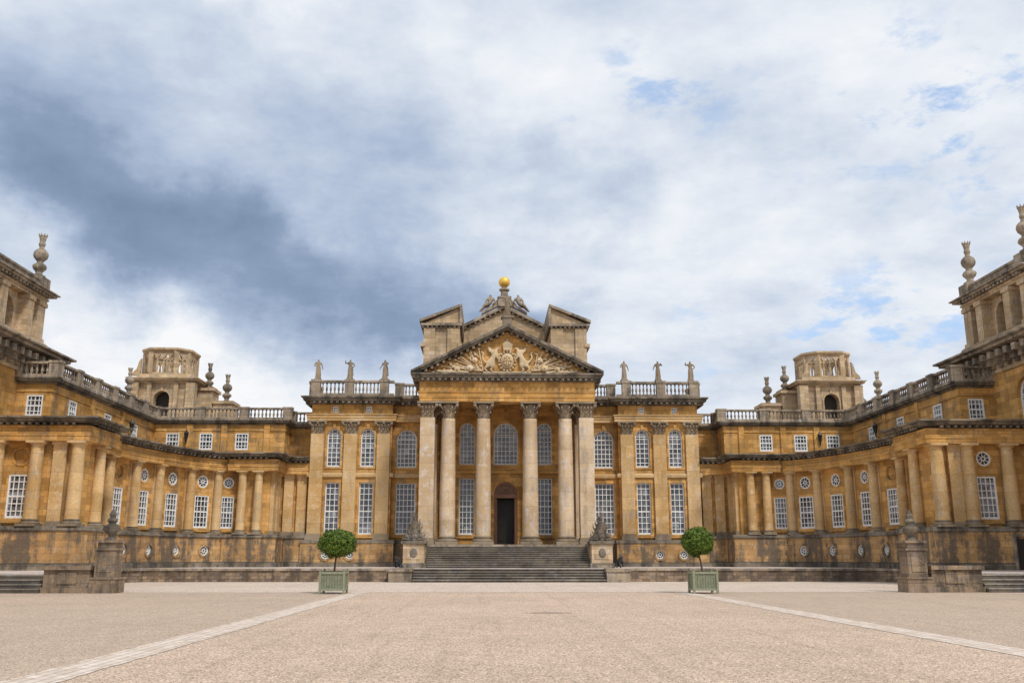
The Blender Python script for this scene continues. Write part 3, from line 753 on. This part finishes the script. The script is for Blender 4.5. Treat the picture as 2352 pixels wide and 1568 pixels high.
# ============================================================ DISTANT BELVEDERES
UF=urn_mesh(2.8,[GREY])
for s in (-1,1):
    K=thing('belvedere_tower',(s*34.5,98,.88),'grey stone belvedere with arches, balustered lantern and urn finials','tower','distant belvederes')
    cx,cy=(-34.7 if s<0 else -34.0),98; mir=s==1; hb=2.85
    b=B(); b.box(cx-4.2,cx+4.2,cy-3,cy+5,.88,15.4,0)
    sq=dirsq(cx,cy,hb,hb); cl=sq+[sq[0]]
    walls(b,cl,15.0,19.0,0,{0:[('arch',(cx-.1,cy-hb),15.6,18.2,1.6,'open')],1:[('arch',(cx+hb,cy),15.6,18.2,1.6,'open')]},K,mir,0,.8)
    for px in (-1,1):
        for py in (-1,1):
            b.box(cx+px*hb-.45,cx+px*hb+.45,cy+py*hb-.45,cy+py*hb+.45,15.0,19.0,0)
            b.box(cx+px*1.35-.22,cx+px*1.35+.22,cy+py*hb-.3,cy+py*hb+.3,15.0,19.0,0)
    b.box(cx+2.9,cx+4.5,cy-1.2,cy+1.2,14,18.5,0); b.box(cx+2.8,cx+4.7,cy-1.4,cy+1.4,18.5,18.8,0)
    b.box(cx+4.6,cx+6.5,cy-.9,cy+1.6,14.0,17.2,0); b.box(cx+4.5,cx+6.7,cy-1.1,cy+1.8,17.2,17.5,0)
    b.sweep(sq,cornice(19.0,.5,.8,-.5),0,True)
    b.sweep(sq,[(-.5,19.5),(.05,19.5),(-.1,20.0),(-.5,20.0)],0,True)
    b.box(cx-2.7,cx+2.7,cy-2.7,cy+2.7,19.1,19.52,0)
    c8=[]
    for (x,y) in ((-1.3,-2.35),(1.3,-2.35),(2.35,-1.3),(2.35,1.3),(1.3,2.35),(-1.3,2.35),(-2.35,1.3),(-2.35,-1.3)): c8.append((cx+x-.4,cy+y))
    b.sweep(c8,[(-.35,19.5),(.15,19.5),(.15,20.2),(-.35,20.2)],0,True)
    for i in range(8):
        a=c8[i];c=c8[(i+1)%8]; L=b.fr(a,c)
        b.box(-.24,.24,-.35,.08,20.2,22.5,0)
        n=4 if i%2==0 else 2
        for k in range(1,n):
            u=L*k/n; b.lathe(u,-.12,[(.12,20.2),(.09,20.35),(.15,20.9),(.08,21.5),(.12,21.8)],7,0)
        for k in range(n):
            b.ext([(L*k/n,22.4),(L*k/n,21.75)]+[(L*k/n+L/n*(.12+.76*q/6),21.8+.3*math.sin(math.pi*q/6)) for q in range(7)]+[(L*(k+1)/n,21.75),(L*(k+1)/n,22.4)],-.25,.0,0)
    b.fr()
    b.sweep(c8,[(-.35,22.4),(.08,22.4),(.28,22.6),(.28,22.8),(-.35,22.8)],0,True)
    for px in (-1,1):
        b.ext([(cx-.4+px*2.3,19.9),(cx-.4+px*3.2,19.9),(cx-.4+px*3.1,20.2),(cx-.4+px*2.7,20.6),(cx-.4+px*2.5,21.4),(cx-.4+px*2.3,21.7)],cy-2.3,cy-2.0,0)
    b.make('tower_body',[TOWR],K,mir)
    b=B(); b.box(cx-1.9,cx+1.9,cy-1.9,cy+1.9,15.1,18.9,0); b.make('tower_interior',[TOWIN],K,mir)  # dark block again, its colour standing in for shade inside
    for x,y,z,q in ((cx+3.75,cy,18.8,1.0),(cx+5.6,cy+.3,17.5,1.05),(cx-3.5,cy-2,15.4,1.3)):
        put(UF,'urn_finial',K,(x*(-s),y,z),0,q)

# ============================================================ TROPHIES & PEDESTALS, small beasts
for s in (-1,1):
    T=thing('trophy_sculpture',(s*6.8,70.05,TZ),'stone pedestal carrying a carved pile of armour, shields and banners','sculpture','trophies flanking the stairs')
    b=B(); x=s*6.82; b.fr((x,70.05),(x+1,70.05))
    b.box(-.88,.88,-.88,.88,TZ,TZ+.35,1); b.box(-.76,.76,-.76,.76,TZ+.35,2.6,0); b.box(-.5,.5,.76,.80,1.5,2.35,0); b.box(-.90,.90,-.90,.90,2.6,2.8,1)
    b.ell(0,.80,1.93,.28,.07,.34,1,12,6)
    b.make('pedestal',[TOWR,DARK],T)
    b=B(); b.fr((x,70.05),(x+1,70.05)); rnd=random.Random(7)
    Z=lambda z:2.8+(z-2.95)*1.25
    b.lathe(0,0,[(.40,Z(2.95)),(.32,Z(3.2)),(.22,Z(3.45)),(.19,Z(3.6)),(.25,Z(3.8)),(.26,Z(3.95)),(.14,Z(4.07)),(.08,Z(4.15))],12,0,lob=.07,k=5,sq=.8)
    b.ell(0,.0,Z(4.22),.11,.14,.15,0,8,6); b.ext([(-.04,Z(4.25)),(.04,Z(4.25)),(.05,Z(4.62)),(-.04,Z(4.55))],-.2,.12,0)
    for u,z,r in ((-.5,3.17,.19),(.52,3.2,.17),(.05,3.18,.2)): b.ell(u,.5,Z(z),r,.08,r*1.2,0,12,6); b.ell(u,.57,Z(z),r*.35,.08,r*.4,0,8,4)
    for k in range(80):
        h=rnd.random()**1.4; zc=Z(2.98+1.1*h); R_=.74*(1-h)+.1; a=rnd.random()*6.28
        u=R_*math.cos(a)*rnd.uniform(.4,1); v=R_*math.sin(a)*rnd.uniform(.4,1)
        if rnd.random()<.65:
            d=Vector((u*.8+rnd.gauss(0,.2),v*.6+rnd.gauss(0,.2),rnd.uniform(.3,1.1))).normalized()*rnd.uniform(.25,.6)
            b.rod((u,v,zc),(u+d.x,v+d.y,zc+d.z),rnd.uniform(.035,.065),.012,5,0)
        else: b.ell(u,v,zc,rnd.uniform(.06,.13),rnd.uniform(.06,.1),rnd.uniform(.08,.16),0,7,5)
    for k in range(9):
        a=-1.0+k*.25; tz=Z(4.6-abs(a)*1.35+(.35 if k==4 else .15*(k%2)))
        b.rod((a*.3,-.12,2.9),(a*.7,-.1,tz),.045,.03,5,0); b.rod((a*.7,-.1,tz-.02),(a*.73,-.1,tz+.3),.07,.005,4,0)
    for sg in (-1,1):
        b.ext([(sg*.12,Z(4.0)),(sg*.3,Z(3.9)),(sg*.33,Z(3.72)),(sg*.5,Z(3.68)),(sg*.47,Z(3.45)),(sg*.3,Z(3.35)),(sg*.2,Z(3.6))],-.12,-.04,0)
        b.rod((sg*.3,.6,2.9),(sg*.85,.7,2.95),.09,.07,7,0)
    b.make('carved_armour',[DARK],T)
    V=[(0,.15,.35),(0,-.05,.5),(0,-.2,.62),(0,-.3,.8),(0,-.42,.8)];E=[(0,1),(1,2),(2,3),(3,4)];Rr=[.2,.17,.15,.12,.08]
    def ch(a,pts,rs):
        p=a
        for q,r in zip(pts,rs): V.append(q);Rr.append(r);E.append((p,len(V)-1));p=len(V)-1
    for g_ in (-1,1):
        ch(0,[(g_*.18,.1,.2),(g_*.2,-.1,.08)],[.12,.06]); ch(2,[(g_*.14,-.28,.35),(g_*.15,-.32,.08)],[.08,.06])
    ch(0,[(.05,.35,.15),(.25,.35,.1)],[.06,.04])
    me=skin('lion_statue',V,E,Rr,[IRON])
    o=put(me,'lion_statue',None,(s*7.7,67.3,TZ+.0),s*.6,.95); o['label']='small dark sitting lion statue on the terrace by the steps'; o['category']='statue'; o['group']='small dark lions by the steps'

# ============================================================ TERRACE, WALLS, STEPS
b=B()
tp=[(-6.55,66.2),(-25,66.2),(-26.8,60),(-22.3,47.2),(-60,47.2),(-60,100),(60,100),(60,47.2),(22.3,47.2),(26.8,60),(25,66.2),(6.55,66.2)]
b.flat([(x,y) for x,y in tp],.3,TZ,0)
o=b.make('terrace',[PAVE]); o['kind']='structure'
for s in (-1,1):
    b=B(); path=[(-22.3,47.2),(-26.8,60),(-25,66.2),(-6.55,66.2)]
    b.sweep(path,[(-.1,0),(.12,0),(.12,.74),(-.1,.74)],0)
    b.sweep(path,[(-.35,.742),(.2,.742),(.2,.9),(-.35,.9)],1)
    b.box(-8.1,-6.55,64.6,66.0,0,.7,1); b.box(-8.2,-6.5,64.5,66.05,.7,.86,1)
    o=b.make('retaining_wall',[RUBB,GREY],None,s==1); o['label']='low rubble retaining wall with stone coping edging the terrace'; o['category']='wall'; o['group']='terrace retaining walls'
b=B()
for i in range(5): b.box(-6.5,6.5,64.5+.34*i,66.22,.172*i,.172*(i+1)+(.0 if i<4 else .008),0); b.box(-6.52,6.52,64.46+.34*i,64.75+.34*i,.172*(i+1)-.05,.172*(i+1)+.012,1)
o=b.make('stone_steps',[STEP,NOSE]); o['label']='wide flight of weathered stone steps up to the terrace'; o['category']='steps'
for s in (-1,1):
    PXX=19.4 if s<0 else 19.1
    G=thing('gate_pier',(s*PXX,46,0),'square weathered stone pier topped with a carved urn','pier','court gate piers')
    b=B(); X=s*PXX; b.fr((X,46),(X+1,46))
    b.box(-.60,.60,-.60,.60,0,.62,0); b.box(-.64,.64,-.64,.64,.62,.72,0); b.box(-.46,.46,-.46,.46,.72,1.95,0); b.box(-.52,.52,-.52,.52,1.95,2.05,0); b.box(-.42,.42,-.42,.42,2.05,2.3,0); b.box(-.52,.52,-.52,.52,2.3,2.42,0)
    b.box(-.3,.3,.46,.495,.95,1.8,0)
    b.lathe(0,.47,[(.18,1.2),(.24,1.35),(.18,1.55),(.05,1.65)],8,0,sq=.2)
    b.make('pier_body',[PIER],G)
    b=B(); b.fr((X,46),(X+1,46))
    q=.95
    b.lathe(0,0,[(r*q,z-.08,*e) for r,z,*e in [(.26,2.5),(.26,2.58),(.13,2.68),(.15,2.74),(.32,2.88,.08),(.40,3.04,.08),(.40,3.14),(.26,3.2),(.16,3.28),(.25,3.40),(.22,3.50),(.12,3.58),(.17,3.70,.2),(.09,3.88),(.02,3.98)]],16,0,k=8)
    for sg in (-1,1): b.rod((sg*.3,0,3.04),(sg*.46,0,2.87),.05,.05,5,0)
    b.make('urn',[DARK],G)
    b=B(); a,c=sorted((s*(PXX+.66),s*22.3))
    b.box(a,c,45.6,46.5,0,.25,0); b.box(a+.05,c-.05,45.7,46.4,.25,1.05,0); b.box(a-.0,c+.02,45.55,46.55,1.05,1.24,0)
    b.box(a+.7,a+1.6,45.66,45.7,.4,.95,0)
    o=b.make('low_wall',[PIER]); o['label']='low stone parapet wall beside the gate pier'; o['category']='wall'; o['group']='low court walls'
    b=B()
    for i in range(4):
        a,c=sorted((s*22.35,s*33)); b.box(a,c,45.4+.36*i,47.2,.2*i,.2*(i+1),0); b.box(a-.01,c+.01,45.37+.36*i,45.7+.36*i,.2*(i+1)-.05,.2*(i+1)+.004,1)
    o=b.make('side_steps',[STEP,NOSE]); o['label']='shallow stone steps at the side of the court'; o['category']='steps'; o['group']='side court steps'

# ============================================================ GROUND
def gravel(name,ca,cb,cc,spots=False,scl=46.):
    m,t,bs=mat(name); g=t.new('ShaderNodeNewGeometry'); pos=g.outputs['Position']
    vo=t.new('ShaderNodeTexVoronoi'); t.put(vo,'Vector',pos); t.put(vo,'Scale',scl)
    vr=t.sep(vo.outputs['Color'])[0]
    c=t.ramp(vr,[(.0,cc),(.28,cb),(.6,ca),(.95,(min(.9,ca[0]*1.4),min(.86,ca[1]*1.46),min(.82,ca[2]*1.52)))])
    n=t.noise(pos,.22,3,.6); n2=t.noise(pos,1.7,4,.65); n5=t.noise(pos,15.,5,.85)
    x,y,z=t.sep(pos)
    # raked and driven-over lines that run towards the steps
    tr=t.noise(t.comb(t.m('MULTIPLY',x,2.6),t.m('MULTIPLY',y,.06),t.m('MULTIPLY',n2,.5)),1.6,4,.7)
    k=t.m('MULTIPLY',t.mr(n,.35,.65,.93,1.05,'LINEAR'),t.mr(n2,.3,.7,.90,1.08,'LINEAR'))
    k=t.m('MULTIPLY',k,t.mr(tr,.34,.48,.90,1.01)); k=t.m('MULTIPLY',k,t.mr(n5,.34,.66,.60,1.36,'LINEAR'))
    c=t.mix(1.,c,t.comb(k,k,k),'MULTIPLY')
    if spots:
        side=t.mr(t.m('ABSOLUTE',x),7.5,8.2,0.,.30)
        c=t.mix(side,c,(.36,.29,.23))
        dx=t.m('DIVIDE',t.m('SUBTRACT',x,.35),.85); dy=t.m('DIVIDE',t.m('SUBTRACT',y,29.),.55)
        d=t.m('ADD',t.m('MULTIPLY',dx,dx),t.m('MULTIPLY',dy,dy)); d=t.m('ADD',d,t.m('MULTIPLY',n2,.9))
        c=t.mix(t.mr(d,.4,1.6,.6,0),c,(.12,.09,.07))
    setb(t,bs,c,.9,t.m('ADD',t.m('MULTIPLY',vo.outputs['Distance'],-1.),n5),.8,.018,spec=.2)
    return m
GR=gravel('gravel',(.62,.475,.36),(.49,.36,.265),(.23,.155,.11),True)
GR2=gravel('fine_gravel',(.67,.55,.45),(.60,.48,.385),(.42,.33,.26),False,65.)
b=B(); b.fr()
k=b.av([(-2500,-2500,0),(2500,-2500,0),(2500,2500,0),(-2500,2500,0)]); b.fa((k,k+1,k+2,k+3),0)
o=b.make('ground',[GR]); o['kind']='structure'
b=B(); k=b.av([(-60,46.3,.004),(60,46.3,.004),(60,66.5,.004),(-60,66.5,.004)]); b.fa((k,k+1,k+2,k+3),0)
o=b.make('path',[GR2]); o['kind']='structure'
m,t,bs=mat('stone_setts'); SETT=m
g=t.new('ShaderNodeNewGeometry'); pos=g.outputs['Position']; x,y,z=t.sep(pos)
br=t.new('ShaderNodeTexBrick'); t.put(br,'Vector',t.comb(y,x,0.)); t.put(br,'Scale',1.); t.put(br,'Color1',(.58,.48,.39)); t.put(br,'Color2',(.74,.64,.55)); t.put(br,'Mortar',(.36,.27,.20)); t.put(br,'Mortar Size',.012); t.put(br,'Brick Width',.34); t.put(br,'Row Height',.19)
n=t.noise(pos,6.,4,.7); kk=t.mr(n,.3,.7,.80,1.12,'LINEAR'); c=t.mix(1.,br.outputs['Color'],t.comb(kk,kk,kk),'MULTIPLY')
n9=t.noise(pos,1.3,4,.7); c=t.mix(t.mr(n9,.54,.74,0.,.6),c,(.52,.40,.31))
setb(t,bs,c,.85,t.m('SUBTRACT',n,br.outputs['Fac']),.6,.02)
rnd=random.Random(3)
for s in (-1,1):
    X=-7.5 if s<0 else 7.8
    b=B(); N=260; ys=[-5+51.5*i/N for i in range(N+1)]
    L_=[];R_=[]
    for yy in ys:
        L_.append((X-.38+rnd.uniform(-.03,.03),yy,.008)); R_.append((X+.38+rnd.uniform(-.03,.03),yy,.008))
    k=b.av(L_+R_)
    for i in range(N): b.fa((k+i,k+N+1+i,k+N+2+i,k+i+1),0)
    o=b.make('paved_strip',[SETT]); o['kind']='structure'
b=B(); k=b.av([(-60,46.1,.006),(60,46.1,.006),(60,46.7,.006),(-60,46.7,.006)]); b.fa((k,k+1,k+2,k+3),0)
o=b.make('paved_edging',[SETT]); o['kind']='structure'

# ============================================================ PLANTERS & TREES
for s,X,cx,rr,rz_,tz in ((-1,-8.55,-8.45,.86,.64,2.26),(1,8.55,8.36,.75,.66,2.34)):
    Pn=thing('planter',(X,44.7,0),'square sage green wooden planter with corner posts on the gravel','planter','tree planters')
    b=B(); b.fr((X,44.7),(X+1,44.7)); h=.54
    for a in (-1,1):
        for c in (-1,1):
            b.box(a*h-.05,a*h+.05,c*h-.05,c*h+.05,.012,1.02,0); b.ell(a*h,c*h,1.07,.055,.055,.06,0,8,5)
    b.box(-h,h,-h,h,.16,.22,0)
    f0,f1=-h+.05,h-.05
    for q in (-1,1):
        for z0,z1 in ((.14,.24),(.88,.98)):
            b.box(f0,f1,q*h-.035,q*h+.035,z0,z1,0); b.box(q*h-.035,q*h+.035,f0,f1,z0,z1,0)
        n=8
        for i in range(n):
            u=f0+(f1-f0)*(i+.5)/n; w=(f1-f0)/n/2-.006
            b.box(u-w,u+w,q*(h-.02)-.012,q*(h-.02)+.012,.241,.879,1); b.box(q*(h-.02)-.012,q*(h-.02)+.012,u-w,u+w,.241,.879,1)
    b.make('planter_box',[SAGE,SAGED],Pn)
    b=B(); b.fr((X,44.7),(X+1,44.7)); b.box(-.5,.5,-.5,.5,.23,.9,0); b.make('soil',[SOIL],Pn)
    Tr=thing('topiary_tree',(X,44.7,.9),'round clipped bay tree standing in a green planter','tree','clipped trees in planters')
    b=B(); b.rod((X,44.7,.88),(X+(cx-X)*.3,44.69,1.35),.05,.042,8,0); b.rod((X+(cx-X)*.3,44.69,1.33),(cx,44.7,2.0),.043,.035,8,0)
    for k in range(7):
        a=k*.9+s; b.rod((cx,44.7,1.6+.05*k),(cx+.5*math.cos(a),44.7+.5*math.sin(a),2.0+.07*k),.025,.01,5,0)
    b.make('trunk',[BARK],Tr)
    b=B(); rnd=random.Random(10+s)
    def lumpf(d): return 1+.15*noise.noise(d*2.0+Vector((s*3,0,0)))+.16*noise.noise(d*5+Vector((0,s*5,0)))
    for i in range(17000):
        d=Vector((rnd.gauss(0,1),rnd.gauss(0,1),rnd.gauss(0,1))).normalized()
        lump=lumpf(d)
        q=(1-abs(rnd.gauss(0,.12)))*lump
        if rnd.random()<.06: q*=rnd.uniform(1.02,1.10)
        p=Vector((cx+d.x*rr*q,44.7+d.y*rr*q,tz+d.z*rz_*q))
        if noise.noise(p*6.5)>.36: continue
        nn=(d+Vector((rnd.gauss(0,.6),rnd.gauss(0,.6),rnd.gauss(0,.6)))).normalized()
        a=nn.orthogonal().normalized(); a=(Matrix.Rotation(rnd.random()*6.28,3,nn)@a); c=nn.cross(a)
        l=rnd.uniform(.03,.052); w=l*.42
        k=len(b.v); b.v+=[tuple(p-a*l),tuple(p+c*w),tuple(p+a*l),tuple(p-c*w)]; b.f.append((k,k+1,k+2,k+3)); b.m.append(0)
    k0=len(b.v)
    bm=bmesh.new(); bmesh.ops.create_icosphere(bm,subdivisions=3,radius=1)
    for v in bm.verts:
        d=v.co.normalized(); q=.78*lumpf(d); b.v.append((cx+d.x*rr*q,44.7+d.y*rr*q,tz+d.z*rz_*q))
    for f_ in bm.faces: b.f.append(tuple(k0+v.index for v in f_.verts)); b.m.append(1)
    bm.free()
    me=bpy.data.meshes.new('crown'); me.from_pydata(b.v,[],b.f); me.materials.append(LEAF); me.materials.append(LEAFD); me.polygons.foreach_set('material_index',b.m)
    put(me,'crown',Tr)

# ============================================================ SKY / LIGHT
w=bpy.data.worlds.new('World'); sc.world=w; w.use_nodes=True
t=NT(w.node_tree)
SUN_AZ,SUN_EL=rad(150),rad(50)
out=t.new('ShaderNodeOutputWorld')
sky=t.new('ShaderNodeTexSky',sky_type='NISHITA'); sky.sun_disc=False; sky.sun_elevation=SUN_EL; sky.sun_rotation=SUN_AZ; sky.air_density=1.0; sky.dust_density=1.0
tc=t.new('ShaderNodeTexCoord'); d0=t.vm('NORMALIZE',tc.outputs['Generated'])
ds=t.noise(d0,5.5,6,.6,True)
dd=t.vm('ADD',d0,t.vm('MULTIPLY',t.vm('SUBTRACT',ds,(.5,.5,.5)),(.28,.28,.18)))
x,y,z=t.sep(dd); az=t.m('ARCTAN2',x,y); el=t.m('ARCSINE',t.m('MAXIMUM',t.m('MINIMUM',z,1.),-1.))
def blob(a,e,ra,re,amt,tilt=0):
    u=t.m('SUBTRACT',az,rad(a)); v=t.m('SUBTRACT',el,rad(e)); c_,s_=math.cos(rad(tilt)),math.sin(rad(tilt))
    p=t.m('DIVIDE',t.m('ADD',t.m('MULTIPLY',u,c_),t.m('MULTIPLY',v,s_)),rad(ra)); q=t.m('DIVIDE',t.m('SUBTRACT',t.m('MULTIPLY',v,c_),t.m('MULTIPLY',u,s_)),rad(re))
    r=t.m('SQRT',t.m('ADD',t.m('MULTIPLY',p,p),t.m('MULTIPLY',q,q)))
    return t.mr(r,.2,1.25,amt,0.)
x0,y0,z0=t.sep(d0)
den=t.m('ADD',t.m('MAXIMUM',z0,0.),.28)
cv=t.comb(t.m('DIVIDE',x0,den),t.m('DIVIDE',y0,den),t.m('MULTIPLY',z0,1.5))
n1=t.noise(cv,2.9,7,.58); n2=t.noise(cv,9.,6,.62)
val=t.m('ADD',.79,t.m('ADD',t.m('MULTIPLY',t.m('SUBTRACT',n1,.5),.80),t.m('MULTIPLY',t.m('SUBTRACT',n2,.5),.30)))
for bl in ((-18,17,14,4.8,-.50,-20),(-26,21.5,12,6,-.24,-15),(-6,16,9,3.6,-.36,-12),(-12,23,15,6,-.24,-12),(6,21,6,3.0,-.20,-25),(2,15,5,1.6,-.16,0),(-16,29,20,4,-.15,0),(16,26,8,4,-.10,0),
           (3,29,8,5,.10,0),(14,18,14,6,.06,0),(-21,10,11,2.6,.20,-10),(-24,34,14,2.5,.14,0),(-20,6,16,2.5,.06,0)):
    val=t.m('ADD',val,blob(*bl))
cc=t.ramp(val,[(.05,(.20,.275,.40)),(.28,(.265,.35,.50)),(.5,(.43,.52,.68)),(.70,(.64,.71,.82)),(.86,(.82,.86,.92)),(1.,(.94,.95,.97))])
hole=t.m('ADD',blob(28,25,9,6,1.),blob(24,13,16,4.5,.85)); hole=t.m('ADD',hole,blob(11,27,8,4,.75))
hm=t.m('MULTIPLY',t.mr(t.noise(cv,7.,6,.64),.51,.66,0.,.85),t.m('MINIMUM',hole,1.))
b1=t.new('ShaderNodeBackground'); t.put(b1,0,sky.outputs[0]); t.put(b1,1,.10)
b3=t.new('ShaderNodeBackground'); t.put(b3,0,(.15,.28,.49)); t.put(b3,1,1.)
ad=t.new('ShaderNodeAddShader'); t.l.new(b1.outputs[0],ad.inputs[0]); t.l.new(b3.outputs[0],ad.inputs[1])
b2=t.new('ShaderNodeBackground'); t.put(b2,0,cc); t.put(b2,1,1.0)
mx=t.new('ShaderNodeMixShader'); t.put(mx,0,hm); t.l.new(b2.outputs[0],mx.inputs[1]); t.l.new(ad.outputs[0],mx.inputs[2]); t.l.new(mx.outputs[0],out.inputs[0])
L=bpy.data.lights.new('sun','SUN'); L.energy=2.5; L.angle=rad(9); L.color=(1,.94,.86)
so=bpy.data.objects.new('sun',L); COL.objects.link(so)
dv=Vector((math.sin(SUN_AZ)*math.cos(SUN_EL),math.cos(SUN_AZ)*math.cos(SUN_EL),math.sin(SUN_EL)))
so.rotation_euler=dv.to_track_quat('Z','Y').to_euler()

cam=bpy.data.cameras.new('camera'); co=bpy.data.objects.new('camera',cam); COL.objects.link(co)
cam.sensor_width=36; cam.lens=2150/2352*36; cam.clip_end=6000
co.location=(-1.46,0,1.6); co.rotation_euler=(rad(90+13),0,rad(-1.44)); sc.camera=co
